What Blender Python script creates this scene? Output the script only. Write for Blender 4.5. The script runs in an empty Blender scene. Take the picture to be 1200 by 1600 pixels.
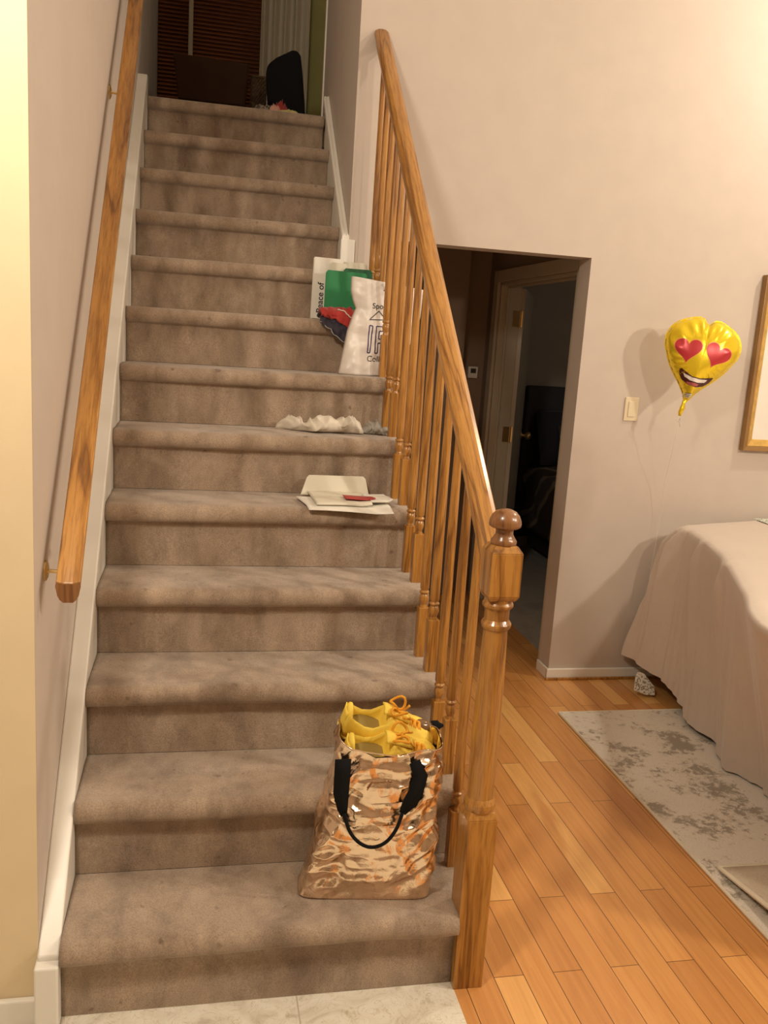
import bpy, bmesh, math, random
from math import sin, cos, pi, radians, sqrt, exp, atan2
from mathutils import Vector, Matrix, noise
random.seed(7)
S = bpy.context.scene
COL = S.collection

# ------------------------------------------------------------------ camera
YAW, PITCH, ROLL = 0.2132, 0.1923, 0.0655
F = Vector((sin(YAW)*cos(PITCH), cos(YAW)*cos(PITCH), -sin(PITCH)))
R0 = Vector((cos(YAW), -sin(YAW), 0)); U0 = R0.cross(F)
RX = cos(ROLL)*R0 + sin(ROLL)*U0
UP = -sin(ROLL)*R0 + cos(ROLL)*U0
cam = bpy.data.cameras.new('camera'); camo = bpy.data.objects.new('camera', cam); COL.objects.link(camo)
cam.sensor_fit = 'VERTICAL'; cam.sensor_height = 24.0; cam.lens = 1384.4/1600*24
M = Matrix((RX, UP, -F)).transposed().to_4x4(); M.translation = Vector((0.2616, -1.7812, 1.4987))
camo.matrix_world = M; cam.clip_start = 0.02; S.camera = camo
# ------------------------------------------------------------------ world, exposure
W = bpy.data.worlds.new('world'); S.world = W; W.use_nodes = True
W.node_tree.nodes['Background'].inputs[0].default_value = (1, .8, .6, 1)
W.node_tree.nodes['Background'].inputs[1].default_value = 0.008
vs = S.view_settings; vs.view_transform = 'Standard'; vs.look = 'None'; vs.gamma = 1; vs.use_curve_mapping = False
vs.exposure = 0.0
# ------------------------------------------------------------------ lamps
def lamp(name, loc, power, col=(1, .87, .69), r=.05):
    l = bpy.data.lights.new(name, 'POINT'); l.energy = power; l.color = col; l.shadow_soft_size = r
    o = bpy.data.objects.new(name, l); o.location = loc; COL.objects.link(o); return o
lamp('hall_lamp', (3.05, -.80, 2.2), 88, r=.06)
lamp('hall_lamp', (2.2, -1.0, 2.2), 48, r=.06)
lamp('dining_lamp', (3.3, 1.10, 3.1), 72, r=.06)
lamp('foyer_lamp', (-.2, -.95, 2.6), 104, r=.12)
lamp('bedroom_fill', (3.4, 2.6, 1.9), 2.2, r=.2)  # added fill light with no known source, lifts the dark bedroom
lamp('upper_lamp', (2.4, 3.6, 4.2), 7, r=.1)

# ------------------------------------------------------------------ materials
def newmat(name):
    m = bpy.data.materials.new(name); m.use_nodes = True
    nt = m.node_tree; b = nt.nodes['Principled BSDF']
    return m, nt, b, nt.nodes, nt.links
def ramp(nt, src, stops):
    r = nt.nodes.new('ShaderNodeValToRGB'); e = r.color_ramp.elements
    while len(e) < len(stops): e.new(.5)
    for i, (p, c) in enumerate(stops):
        e[i].position = p; e[i].color = (*c, 1) if len(c) == 3 else c
    nt.links.new(src, r.inputs[0]); return r.outputs[0]
def coord(nt, scale=(1, 1, 1), rot=(0, 0, 0)):
    t = nt.nodes.new('ShaderNodeTexCoord')
    a = nt.nodes.new('ShaderNodeMapping'); a.inputs['Rotation'].default_value = rot
    b = nt.nodes.new('ShaderNodeMapping'); b.inputs['Scale'].default_value = scale
    nt.links.new(t.outputs['Object'], a.inputs[0]); nt.links.new(a.outputs[0], b.inputs[0]); return b.outputs[0]
def tnoise(nt, vec, scale, detail=4, rough=.5, dist=0):
    n = nt.nodes.new('ShaderNodeTexNoise'); n.inputs['Scale'].default_value = scale; n.inputs['Detail'].default_value = detail
    n.inputs['Roughness'].default_value = rough; n.inputs['Distortion'].default_value = dist
    nt.links.new(vec, n.inputs['Vector']); return n.outputs['Fac']
def bump(nt, b, h, strength, dist=.01, prev=None):
    n = nt.nodes.new('ShaderNodeBump'); n.inputs['Strength'].default_value = strength; n.inputs['Distance'].default_value = dist
    nt.links.new(h, n.inputs['Height'])
    if prev: nt.links.new(prev, n.inputs['Normal'])
    nt.links.new(n.outputs[0], b.inputs['Normal']); return n.outputs[0]
def mixc(nt, fac, a, b2, mode='MIX'):
    m = nt.nodes.new('ShaderNodeMix'); m.data_type = 'RGBA'; m.blend_type = mode
    for sock, v in ((m.inputs['Factor'], fac), (m.inputs[6], a), (m.inputs[7], b2)):
        if isinstance(v, (int, float)): sock.default_value = v
        elif isinstance(v, tuple): sock.default_value = (*v, 1)
        else: nt.links.new(v, sock)
    return m.outputs[2]
def plain(name, col, rough=.6, metal=0, bmp=0, bscale=200, var=.06, vscale=8, **kw):
    m, nt, b, N, L = newmat(name)
    v = coord(nt)
    c2 = tuple(max(0, x*(1-var)) for x in col); c1 = tuple(min(1, x*(1+var)) for x in col)
    L.new(ramp(nt, tnoise(nt, v, vscale), [(.35, c2), (.65, c1)]), b.inputs['Base Color'])
    b.inputs['Roughness'].default_value = rough; b.inputs['Metallic'].default_value = metal
    if bmp: bump(nt, b, tnoise(nt, v, bscale), bmp, .002)
    for k, val in kw.items(): b.inputs[k].default_value = val
    return m
def wood(name, c1, c2, c3, axis='z', ang=0, rough=.32, scale=1.0):
    m, nt, b, N, L = newmat(name)
    st = {'z': (1, 1, .06), 'y': (1, .06, 1)}[axis]
    v = coord(nt, tuple(s*scale for s in st), (ang, 0, 0))
    n1 = tnoise(nt, v, 14, 3, .5, 1.2)
    w = nt.nodes.new('ShaderNodeMath'); w.operation = 'MULTIPLY'; w.inputs[1].default_value = 9; L.new(n1, w.inputs[0])
    fr = nt.nodes.new('ShaderNodeMath'); fr.operation = 'PINGPONG'; fr.inputs[1].default_value = 1; L.new(w.outputs[0], fr.inputs[0])
    base = ramp(nt, fr.outputs[0], [(0, c3), (.22, c2), (.6, c1), (1, c1)])
    fine = ramp(nt, tnoise(nt, v, 160, 3, .7), [(.38, (.62, .55, .5)), (.55, (1, 1, 1))])
    L.new(mixc(nt, .75, base, fine, 'MULTIPLY'), b.inputs['Base Color'])
    b.inputs['Roughness'].default_value = rough
    b.inputs['Coat Weight'].default_value = .35; b.inputs['Coat Roughness'].default_value = .18
    bump(nt, b, tnoise(nt, v, 160, 3, .7), .12, .001)
    return m
MAT = {}
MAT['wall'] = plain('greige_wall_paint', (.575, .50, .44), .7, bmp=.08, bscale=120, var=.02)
MAT['yellow'] = plain('yellow_wall_paint', (.80, .665, .44), .65, bmp=.08, bscale=120, var=.02)
MAT['olive'] = plain('olive_wall_paint', (.34, .31, .10), .7, var=.03)
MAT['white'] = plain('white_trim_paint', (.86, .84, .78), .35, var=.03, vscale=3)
MAT['shadedwhite'] = plain('shaded_trim_paint', (.52, .46, .36), .45, var=.03)  # white trim darkened in its colour to carry the hall's shade
MAT['ceiling'] = plain('ceiling_paint', (.75, .70, .62), .8, var=.02)
MAT['dimwall'] = plain('dimmed_wall_paint', (.27, .20, .145), .7, var=.03)  # hall shade put into the colour; also cuts fill from unseen rear walls
OK1, OK2, OK3 = (.47, .225, .048), (.37, .165, .03), (.21, .085, .016)
MAT['oak'] = wood('golden_oak', OK1, OK2, OK3, 'z')
MAT['oakrail'] = wood('golden_oak_rail', OK1, OK2, OK3, 'y', -math.atan(.9))
MAT['oakcap'] = wood('darker_oak_end', (.27, .12, .04), (.24, .10, .03), (.16, .06, .02), 'z')
MAT['black'] = plain('black_cloth', (.006, .006, .007), .9, **{'Specular IOR Level': .2})
MAT['brass'] = plain('brass', (.75, .55, .25), .3, 1)
MAT['brown'] = plain('dark_brown_leather', (.055, .026, .014), .8, var=.1, **{'Specular IOR Level': .2})
MAT['dark'] = plain('dark_grey', (.05, .05, .055), .6)

def carpet_mat(name, c1, c2, c3):
    m, nt, b, N, L = newmat(name)
    v = coord(nt)
    big = ramp(nt, tnoise(nt, coord(nt, (1.5, 1, .75)), 8, 5, .62, .25), [(.32, c2), (.52, c1), (.70, tuple(x*1.18 for x in c1))])
    st = ramp(nt, tnoise(nt, v, 3.2, 6, .62, .3), [(.54, (1, 1, 1)), (.72, (.58, .52, .48))])
    pin = ramp(nt, tnoise(nt, v, 26, 2, .4), [(.70, (1, 1, 1)), (.76, c3)])
    fib = ramp(nt, tnoise(nt, v, 330, 3, .75), [(.3, (.50, .48, .46)), (.60, (1.1, 1.1, 1.1))])
    c = mixc(nt, .8, big, st, 'MULTIPLY'); c = mixc(nt, .6, c, pin, 'MULTIPLY'); c = mixc(nt, .8, c, fib, 'MULTIPLY')
    L.new(c, b.inputs['Base Color']); b.inputs['Roughness'].default_value = .95
    b.inputs['Sheen Weight'].default_value = .35; b.inputs['Sheen Roughness'].default_value = .5
    p = bump(nt, b, tnoise(nt, v, 420, 3, .8), .55, .004); bump(nt, b, tnoise(nt, v, 30, 3, .6), .3, .01, p)
    return m
MAT['carpet'] = carpet_mat('stair_carpet', (.44, .33, .24), (.30, .22, .155), (.35, .28, .25))
MAT['bedcarpet'] = carpet_mat('bedroom_carpet', (.33, .27, .2), (.28, .22, .16), (.5, .5, .5))

def floor_mat():
    m, nt, b, N, L = newmat('hardwood_boards')
    v = coord(nt, (1, 1, 1), (0, 0, pi/2))
    bk = N.new('ShaderNodeTexBrick'); L.new(v, bk.inputs['Vector'])
    bk.offset = .37; bk.offset_frequency = 2; bk.squash = 1
    for k, val in (('Scale', 1), ('Mortar Size', .0011), ('Mortar Smooth', .1), ('Bias', 0), ('Brick Width', .78), ('Row Height', .0765)):
        bk.inputs[k].default_value = val
    bk.inputs['Color1'].default_value = (0, 0, 0, 1); bk.inputs['Color2'].default_value = (1, 1, 1, 1); bk.inputs['Mortar'].default_value = (.5, .5, .5, 1)
    tone = ramp(nt, bk.outputs['Color'], [(0, (.58, .265, .080)), (.35, (.66, .315, .095)), (.8, (.72, .355, .11)), (1, (.84, .49, .17))])
    g = coord(nt, (1, .05, 1))
    gr = ramp(nt, tnoise(nt, g, 60, 4, .6, .8), [(.3, (.80, .72, .66)), (.6, (1, 1, 1))])
    c = mixc(nt, .7, tone, gr, 'MULTIPLY')
    kn = ramp(nt, tnoise(nt, coord(nt, (1, .25, 1)), 9, 3, .5, .5), [(.62, (1, 1, 1)), (.75, (.78, .66, .55))])
    c = mixc(nt, .8, c, kn, 'MULTIPLY')
    c = mixc(nt, bk.outputs['Fac'], c, (.13, .05, .015))
    L.new(c, b.inputs['Base Color']); b.inputs['Roughness'].default_value = .38
    b.inputs['Coat Weight'].default_value = .25; b.inputs['Coat Roughness'].default_value = .25
    return m
MAT['floor'] = floor_mat()
def tile_mat():
    m, nt, b, N, L = newmat('cream_tile')
    v = coord(nt)
    c = ramp(nt, tnoise(nt, v, 9, 6, .6, 1.8), [(.3, (.52, .46, .36)), (.47, (.74, .69, .58)), (.62, (.80, .76, .66))])
    vein = ramp(nt, tnoise(nt, v, 17, 2, .5, 3.0), [(.48, (1, 1, 1)), (.5, (.70, .62, .5)), (.52, (1, 1, 1))])
    c = mixc(nt, .7, c, vein, 'MULTIPLY')
    bk = N.new('ShaderNodeTexBrick'); L.new(coord(nt), bk.inputs['Vector']); bk.offset = 0
    for k, val in (('Scale', 1), ('Mortar Size', .0018), ('Brick Width', .515), ('Row Height', .515)): bk.inputs[k].default_value = val
    c = mixc(nt, bk.outputs['Fac'], c, (.5, .45, .36))
    L.new(c, b.inputs['Base Color']); b.inputs['Roughness'].default_value = .35
    bump(nt, b, tnoise(nt, v, 17, 2, .5, 3.0), .15, .003)
    return m
MAT['tile'] = tile_mat()
def rug_mat(name, c1, c2, c3, lo=.44, hi=.56):
    m, nt, b, N, L = newmat(name)
    v = coord(nt)
    big = tnoise(nt, v, 5.5, 3, .55, .4); sm = tnoise(nt, v, 34, 6, .75, .5)
    mm = N.new('ShaderNodeMath'); mm.operation = 'MULTIPLY_ADD'; mm.inputs[1].default_value = .62; L.new(sm, mm.inputs[0])
    m2 = N.new('ShaderNodeMath'); m2.operation = 'MULTIPLY'; m2.inputs[1].default_value = .62; L.new(big, m2.inputs[0]); L.new(m2.outputs[0], mm.inputs[2])
    c = ramp(nt, mm.outputs[0], [(lo+.10, c1), ((lo+hi)/2+.10, c2), (hi+.10, c3)])
    fine = ramp(nt, tnoise(nt, v, 240, 2, .7), [(.3, (.78, .78, .78)), (.6, (1, 1, 1))])
    L.new(mixc(nt, .8, c, fine, 'MULTIPLY'), b.inputs['Base Color']); b.inputs['Roughness'].default_value = .95
    bump(nt, b, tnoise(nt, v, 300, 3, .8), .3, .002)
    return m
MAT['rug'] = rug_mat('mottled_rug', (.76, .70, .62), (.68, .62, .54), (.38, .335, .28), .51, .60)
MAT['rug2'] = rug_mat('pale_rug', (.50, .45, .36), (.60, .49, .40), (.62, .54, .42), .4, .62)
MAT['binding'] = plain('rug_binding', (.74, .68, .55), .8)
def cloth_mat(name, col, bm=.25, sc=90):
    m, nt, b, N, L = newmat(name)
    v = coord(nt)
    L.new(ramp(nt, tnoise(nt, v, 5, 3), [(.3, tuple(x*.95 for x in col)), (.7, col)]), b.inputs['Base Color'])
    b.inputs['Roughness'].default_value = .8; b.inputs['Sheen Weight'].default_value = .2
    p = bump(nt, b, tnoise(nt, v, 700, 2), .1, .001); bump(nt, b, tnoise(nt, v, sc*.12, 3, .6, 1), bm, .02, p)
    return m
MAT['tablecloth'] = cloth_mat('taupe_tablecloth', (.62, .53, .46), .2)
MAT['whitecloth'] = cloth_mat('white_cloth', (.74, .68, .58), .25)
MAT['greycloth'] = cloth_mat('grey_cloth', (.40, .38, .34), .25)
MAT['curtain'] = cloth_mat('cream_curtain', (.62, .56, .44), .1)
MAT['red'] = cloth_mat('red_cloth', (.42, .03, .025)); MAT['navy'] = cloth_mat('navy_cloth', (.035, .03, .05))
MAT['pinkcloth'] = cloth_mat('pink_cloth', (.7, .38, .28)); MAT['yellowcloth'] = cloth_mat('yellow_cloth', (.6, .55, .2))
def foil(name, col, rough, vs_, strength, metal=1.0):
    m, nt, b, N, L = newmat(name)
    v = coord(nt)
    b.inputs['Base Color'].default_value = (*col, 1); b.inputs['Metallic'].default_value = metal; b.inputs['Roughness'].default_value = rough
    vo = N.new('ShaderNodeTexVoronoi'); vo.feature = 'F1'; vo.inputs['Scale'].default_value = vs_
    dn = N.new('ShaderNodeTexNoise'); dn.inputs['Scale'].default_value = vs_*.5; L.new(v, dn.inputs['Vector'])
    mx = N.new('ShaderNodeMix'); mx.data_type = 'VECTOR'; mx.inputs[0].default_value = .35; L.new(v, mx.inputs[4]); L.new(dn.outputs['Color'], mx.inputs[5])
    L.new(mx.outputs[1], vo.inputs['Vector'])
    p = bump(nt, b, vo.outputs['Distance'], strength, .02)
    bump(nt, b, tnoise(nt, v, vs_*2.2, 4, .6, 1.5), strength*.6, .008, p)
    return m
MAT['rosegold'] = foil('rose_gold_foil', (.90, .72, .54), .17, 15, .36)
MAT['balloon'] = foil('yellow_foil', (.90, .68, .03), .26, 9, .10, .55)

# ------------------------------------------------------------------ mesh helpers
def link(name, verts, faces, mat, parent=None, smooth=False, mats=None):
    me = bpy.data.meshes.new(name); me.from_pydata([tuple(v) for v in verts], [], faces); me.update()
    o = bpy.data.objects.new(name, me); COL.objects.link(o)
    if mats: [me.materials.append(MAT[x]) for x in mats]
    else: me.materials.append(MAT[mat] if isinstance(mat, str) else mat)
    if smooth: me.polygons.foreach_set('use_smooth', [True]*len(me.polygons))
    if parent: o.parent = parent; o.matrix_parent_inverse = Matrix.Identity(4); o.location = -parent.location if parent.parent is None else (0, 0, 0)
    return o
# parents are Empties at the thing's base with no rotation; children carry world-coordinate meshes shifted by -base
class MB:
    def __init__(s): s.v = []; s.f = []
    def add(s, vs_, fs):
        n = len(s.v); s.v += [Vector(v) for v in vs_]; s.f += [tuple(i+n for i in f) for f in fs]; return s
    def box(s, x0, x1, y0, y1, z0, z1, T=None):
        vs_ = [Vector((x, y, z)) for z in (z0, z1) for y in (y0, y1) for x in (x0, x1)]
        if T: vs_ = [T @ v for v in vs_]
        return s.add(vs_, [(0, 2, 3, 1), (4, 5, 7, 6), (0, 1, 5, 4), (2, 6, 7, 3), (0, 4, 6, 2), (1, 3, 7, 5)])
    def lathe(s, cx, cy, prof, n=24, T=None):
        vs_ = []; fs = []
        for (r, z) in prof:
            for i in range(n):
                a = 2*pi*i/n; v = Vector((cx+r*cos(a), cy+r*sin(a), z)); vs_.append(T @ v if T else v)
        for j in range(len(prof)-1):
            for i in range(n):
                a, b = j*n+i, j*n+(i+1) % n; fs.append((a, b, b+n, a+n))
        fs.append(tuple(reversed(range(n)))); fs.append(tuple(range((len(prof)-1)*n, len(prof)*n)))
        return s.add(vs_, fs)
    def tube(s, pts, r, n=8, closed=False):
        pts = [Vector(p) for p in pts]; vs_ = []; fs = []; m = len(pts)
        rr = r if isinstance(r, (list, tuple)) else [r]*m
        prev = None
        for i, p in enumerate(pts):
            d = (pts[min(i+1, m-1)]-pts[max(i-1, 0)]).normalized()
            if prev is None: prev = d.orthogonal().normalized()
            a = (prev - d*prev.dot(d)).normalized(); prev = a; b = d.cross(a)
            for k in range(n): t = 2*pi*k/n; vs_.append(p+rr[i]*(cos(t)*a+sin(t)*b))
        for i in range(m-1):
            for k in range(n):
                a, b = i*n+k, i*n+(k+1) % n; fs.append((a, b, b+n, a+n))
        fs.append(tuple(reversed(range(n)))); fs.append(tuple(range((m-1)*n, m*n)))
        return s.add(vs_, fs)
    def sweep(s, prof, A, B, T=None):      # 2D profile (x,z) extruded between two points, ends cut vertically
        n = len(prof); vs_ = [Vector((A[0]+x, A[1], A[2]+z)) for x, z in prof]+[Vector((B[0]+x, B[1], B[2]+z)) for x, z in prof]
        fs = [(i, (i+1) % n, n+(i+1) % n, n+i) for i in range(n)]+[tuple(range(n-1, -1, -1)), tuple(range(n, 2*n))]
        return s.add(vs_, fs)
    def prism(s, poly, y0, y1, T=None):      # polygon (x,z) extruded along y
        n = len(poly); vs_ = [Vector((x, y0, z)) for x, z in poly]+[Vector((x, y1, z)) for x, z in poly]
        if T: vs_ = [T @ v for v in vs_]
        fs = [(i, (i+1) % n, n+(i+1) % n, n+i) for i in range(n)]+[tuple(range(n-1, -1, -1)), tuple(range(n, 2*n))]
        return s.add(vs_, fs)
    def grid(s, fn, nu, nv, wrap=False):
        vs_ = [fn(i/nu, j/nv) for j in range(nv+1) for i in range(nu if wrap else nu+1)]
        w = nu if wrap else nu+1; fs = []
        for j in range(nv):
            for i in range(nu):
                a = j*w+i; b = j*w+(i+1) % w if wrap else a+1; fs.append((a, b, b+w, a+w))
        return s.add(vs_, fs)
    def build(s, name, mat, parent=None, smooth=False, bevel=0, seg=2, solid=0, sub=0):
        o = link(name, s.v, s.f, mat, parent, smooth)
        bm = bmesh.new(); bm.from_mesh(o.data); bmesh.ops.recalc_face_normals(bm, faces=bm.faces); bm.to_mesh(o.data); bm.free()
        if solid: m = o.modifiers.new('solid', 'SOLIDIFY'); m.thickness = solid; m.offset = 0
        if bevel: m = o.modifiers.new('bevel', 'BEVEL'); m.width = bevel; m.segments = seg; m.limit_method = 'ANGLE'; m.angle_limit = radians(35)
        if sub: m = o.modifiers.new('sub', 'SUBSURF'); m.levels = sub; m.render_levels = sub
        if smooth and (bevel or solid): pass
        return o
def thing(name, label, cat, loc=(0, 0, 0), group=None):
    o = bpy.data.objects.new(name, None); COL.objects.link(o); o.location = loc
    o.empty_display_size = .1; o['label'] = label; o['category'] = cat
    if group: o['group'] = group
    return o
def tag(o, label, cat, group=None, kind=None):
    o['label'] = label; o['category'] = cat
    if group: o['group'] = group
    if kind: o['kind'] = kind
    return o
def struct(o, label=None):
    o['kind'] = 'structure'
    if label: o['label'] = label
    return o
def sub_child(o, parent_part):      # third level: parent_part already carries the offset
    o.parent = parent_part; o.matrix_parent_inverse = Matrix.Identity(4); o.location = (0, 0, 0); return o
def nz(x, y, z, s=1.0): return noise.noise(Vector((x*s, y*s, z*s)))

# ------------------------------------------------------------------ dimensions
H, T = .1947, .23
WY = 1.869          # face of the doorway wall
WZ = 5.0
LX = -.046          # face of the left stair wall
# ------------------------------------------------------------------ the room
b = MB(); b.box(-2.6, .886, -3.4, .0, -.06, 0); b.build('floor_foyer', 'tile')['kind'] = 'structure'
bpy.data.objects['floor_foyer']['label'] = 'cream marble-look tile floor at the foot of the stairs'
b = MB(); b.box(.886, 5.2, -3.4, 3.4, -.06, 0)
struct(b.build('floor_dining', 'floor'), 'honey-coloured hardwood board floor running past the newel post')
b = MB(); b.box(1.98, 5.2, 1.99, 4.6, -.055, .004); struct(b.build('floor_bedroom', 'bedcarpet'))
b = MB(); b.box(LX-.1, LX, 0, 4.6, 0, WZ); struct(b.build('wall_left', 'wall'), 'greige wall along the left of the stairs')
b = MB(); b.box(-2.6, LX-.0005, -.004, .1, 0, WZ); struct(b.build('wall_foyer', 'yellow'), 'yellow foyer wall at the left edge')
b = MB(); b.box(-2.7, -2.6, -3.4, .1, 0, WZ); struct(b.build('wall_foyer_side', 'dimwall'))
b = MB(); b.box(-2.7, 5.3, -3.5, -3.4, 0, WZ); struct(b.build('wall_back', 'dimwall'))
b = MB(); b.box(5.2, 5.3, -3.4, 4.6, 0, WZ); struct(b.build('wall_right', 'wall'))
b = MB(); b.box(-2.7, 5.3, -3.5, 4.7, WZ, WZ+.1); struct(b.build('ceiling', 'ceiling'))
OX0, OX1, OZ = .99, 1.88, 1.893
b = MB()
b.box(.835, OX0, WY, WY+.12, 0, OZ); b.box(OX1, 5.2, WY, WY+.12, 0, OZ); b.box(.835, 5.2, WY, WY+.12, OZ, WZ)
struct(b.build('wall_dining', 'wall'), 'greige wall with the dark hallway opening in it')
b = MB(); b.box(.835, .95, WY+.12, 2.947, 1.2, WZ); struct(b.build('wall_stairwell', 'wall'), 'grey end wall to the right of the upper stairs')
b = MB()
# wall closing the space below the open side of the stairs
for k in range(1, 9): b.box(.895, .929, (k-1)*T+.04 if k == 1 else (k-1)*T+.004, k*T+.004, 0, k*H-.06)
struct(b.build('wall_understair', 'wall'))
b = MB(); b.box(OX1-.012, OX1, WY-.012, WY+.12, 0, .052); b.box(OX1-.012, 5.2, WY-.014, WY, 0, .052)
struct(b.build('baseboard_dining', 'white', bevel=.004), 'white baseboard along the dining wall')
b = MB(); b.box(-2.6, LX, -.02, -.004, 0, .062); struct(b.build('baseboard_foyer', 'white', bevel=.004), 'white baseboard below the yellow wall')
# shoe strip under the dining baseboard
b = MB(); b.box(OX1-.02, 5.2, WY-.026, WY-.014, 0, .012); struct(b.build('trim_1', 'oak', bevel=.003), 'thin wooden strip along the foot of the baseboard')
# lower hall behind the opening
b = MB(); b.box(.95, OX0-.0, WY+.12, 3.35, 0, 2.15); struct(b.build('wall_hall_left', 'dimwall'))
b = MB(); b.box(.95, 1.92, 3.35, 3.45, 0, 2.15); b.box(.99, 1.752, 3.22, 3.35, 0, 2.15); struct(b.build('wall_hall_end', 'dimwall'), 'dark hall end wall')
DY0, DY1, DZ = 2.06, 3.15, 1.855
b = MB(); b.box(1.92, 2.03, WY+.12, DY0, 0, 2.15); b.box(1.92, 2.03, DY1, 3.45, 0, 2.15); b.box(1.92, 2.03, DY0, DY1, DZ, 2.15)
struct(b.build('wall_hall_right', 'dimwall'))
b = MB(); b.box(.95, 5.2, WY+.12, 4.6, 2.15, 2.2); struct(b.build('ceiling_hall', 'ceiling'))
b = MB()
b.box(1.902, 1.92, DY1, DY1+.075, 0, DZ+.065); b.box(1.902, 1.92, DY0-.07, DY0, 0, DZ+.065); b.box(1.902, 1.92, DY0, DY1, DZ, DZ+.065)
b.box(1.92, 2.04, DY1-.018, DY1, 0, DZ); b.box(1.92, 2.04, DY0, DY0+.018, 0, DZ); b.box(1.92, 2.04, DY0, DY1, DZ-.018, DZ)
b.box(1.955, 1.968, DY1-.03, DY1-.018, 0, DZ-.018); b.box(1.955, 1.968, DY0+.018, DY1-.018, DZ-.03, DZ-.018)
struct(b.build('trim_door_frame', 'shadedwhite', bevel=.003), 'white painted frame of the bedroom doorway')
b = MB(); b.box(2.03, 5.2, 4.5, 4.6, 0, 2.15); struct(b.build('wall_bedroom', 'wall'), 'dim bedroom wall above the headboard')
# upper floor
b = MB(); b.box(LX, .95, 2.80, 4.6, 2.40, 2.531); b.box(.95, 5.2, 1.989, 4.6, 2.40, 2.531); struct(b.build('floor_upper', 'carpet'), 'carpeted landing at the top of the stairs')
b = MB(); b.box(LX, 5.2, 4.55, 4.65, 2.531, WZ); struct(b.build('wall_upper', 'olive'), 'olive wall at the back of the upper room')

b = MB(); b.box(.828, .8349, 2.925, 2.952, 2.531, WZ); struct(b.build('wall_end_highlight', 'white', bevel=.002), 'thin pale strip standing in for light caught on the end of the stairwell wall')  # added white strip: painted highlight along the wall's end edge
st = thing('staircase', 'straight flight of steps covered in worn mauve-brown carpet', 'stairs', (0, 0, 0))
def step(k):
    n, o = .0544, .034
    z0, z1 = (k-1)*H, k*H
    prof = [(0, z0), (0, z0+.03), (.0, z0+.06), (0, z0+.09), (0, z1-n-.008), (-.004, z1-n-.002)]
    for i in range(11):                      # rolled nosing
        a = -pi/2 + pi*i/10
        prof.append((-.012-.024*cos(a), z1-n/2-.001+(n/2)*sin(a)))
    end = T if k < 13 else T*.5
    for i in range(1, 12): prof.append((-.012+(end+.012)*i/11, z1-.001))
    x1 = .942 if k <= 8 else .82
    nu = 90; m = len(prof)
    def fn(u, v):
        j = int(round(v*(m-1))); y, z = prof[j]; x = x1*u; yo = (k-1)*T
        if k <= 8 and z < z1-n-.001: x = .93*u
        face = 1 if j < 6 else 0
        w = nz(x*5, k*3.1, z*6)*(.004 if face else .005)
        nose = exp(-((j-11)/4)**2)
        d = w + nose*(.006*nz(x*3.2+k*7, k*1.7, 0)+.003*nz(x*9, k, 2))
        sag = .006*nose*nz(x*2.2+3, k*5.3, 1) - (.0035*nose if 0 else 0)
        if k == 1 and y < .046: x = .884*u
        if j > 16: return Vector((x, y+yo, z+.004*nz(x*5, y*8, k)*(1 if j < m-1 else 0)))
        edge = 1 if 0 < j else .3
        return Vector((x, y+yo+d*edge, z+sag))
    b = MB(); b.grid(fn, nu, m-1)
    # side caps and back
    w = nu+1; n0 = len(b.v)
    for i in (0, nu):
        loop = [j*w+i for j in range(m)]
        b.v.append(Vector((b.v[loop[-1]].x, b.v[loop[-1]].y, z0))); b.f.append(tuple(loop+[len(b.v)-1]))
    o2 = b.build('carpeted_step', 'carpet', st, smooth=True)
    return o2
for k in range(1, 14): step(k)
def skirt(x0, x1, pts_top, zdrop):
    b = MB(); n = len(pts_top); vs_ = []
    for x in (x0, x1):
        vs_ += [Vector((x, y, z)) for y, z in pts_top]+[Vector((x, y, max(0, z-zdrop))) for y, z in reversed(pts_top)]
    m = 2*n
    fs = [(i, (i+1) % m, m+(i+1) % m, m+i) for i in range(m)]+[tuple(range(m-1, -1, -1)), tuple(range(m, 2*m))]
    return b.add(vs_, fs)
SL = [(-.02, .165), (.10, .27), (.6, .74), (1.2, 1.30), (2.2, 2.185), (2.70, 2.61), (2.76, 2.615)]
b = skirt(LX, -.001, SL, .5); b.box(LX-.003, .0, -.045, -.001, 0, .155)
b.build('stringer', 'white', st, bevel=.004)
b = MB()
b.sweep([(.806, 0), (.835, 0), (.835, .03), (.829, .036), (.823, .03), (.812, .034), (.806, .028)], (0, WY-.004, 1.862), (0, 2.69, 2.575))
b.box(.800, .856, 1.842, WY-.0005, 1.50, 1.878)
b.add(skirt(.8205, .8345, [(WY, 1.868), (2.69, 2.58)], .45).v, [(0, 1, 5, 4), (1, 2, 6, 5), (2, 3, 7, 6), (3, 0, 4, 7), (3, 2, 1, 0), (4, 5, 6, 7)])
b.build('stringer', 'white', st, bevel=.003)['label'] = 'white stringer with a raised cap'

# ------------------------------------------------------------------ railing on the right
rl = thing('stair_railing', 'golden oak railing with a turned newel post on the right of the stairs', 'railing', (.92, 0, 0))
NX, NY, HW = .9195, .008, .0358
def railz(y): return .965+.8950*(y-.04)        # underside of the rail at x = NX
b = MB()
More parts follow.
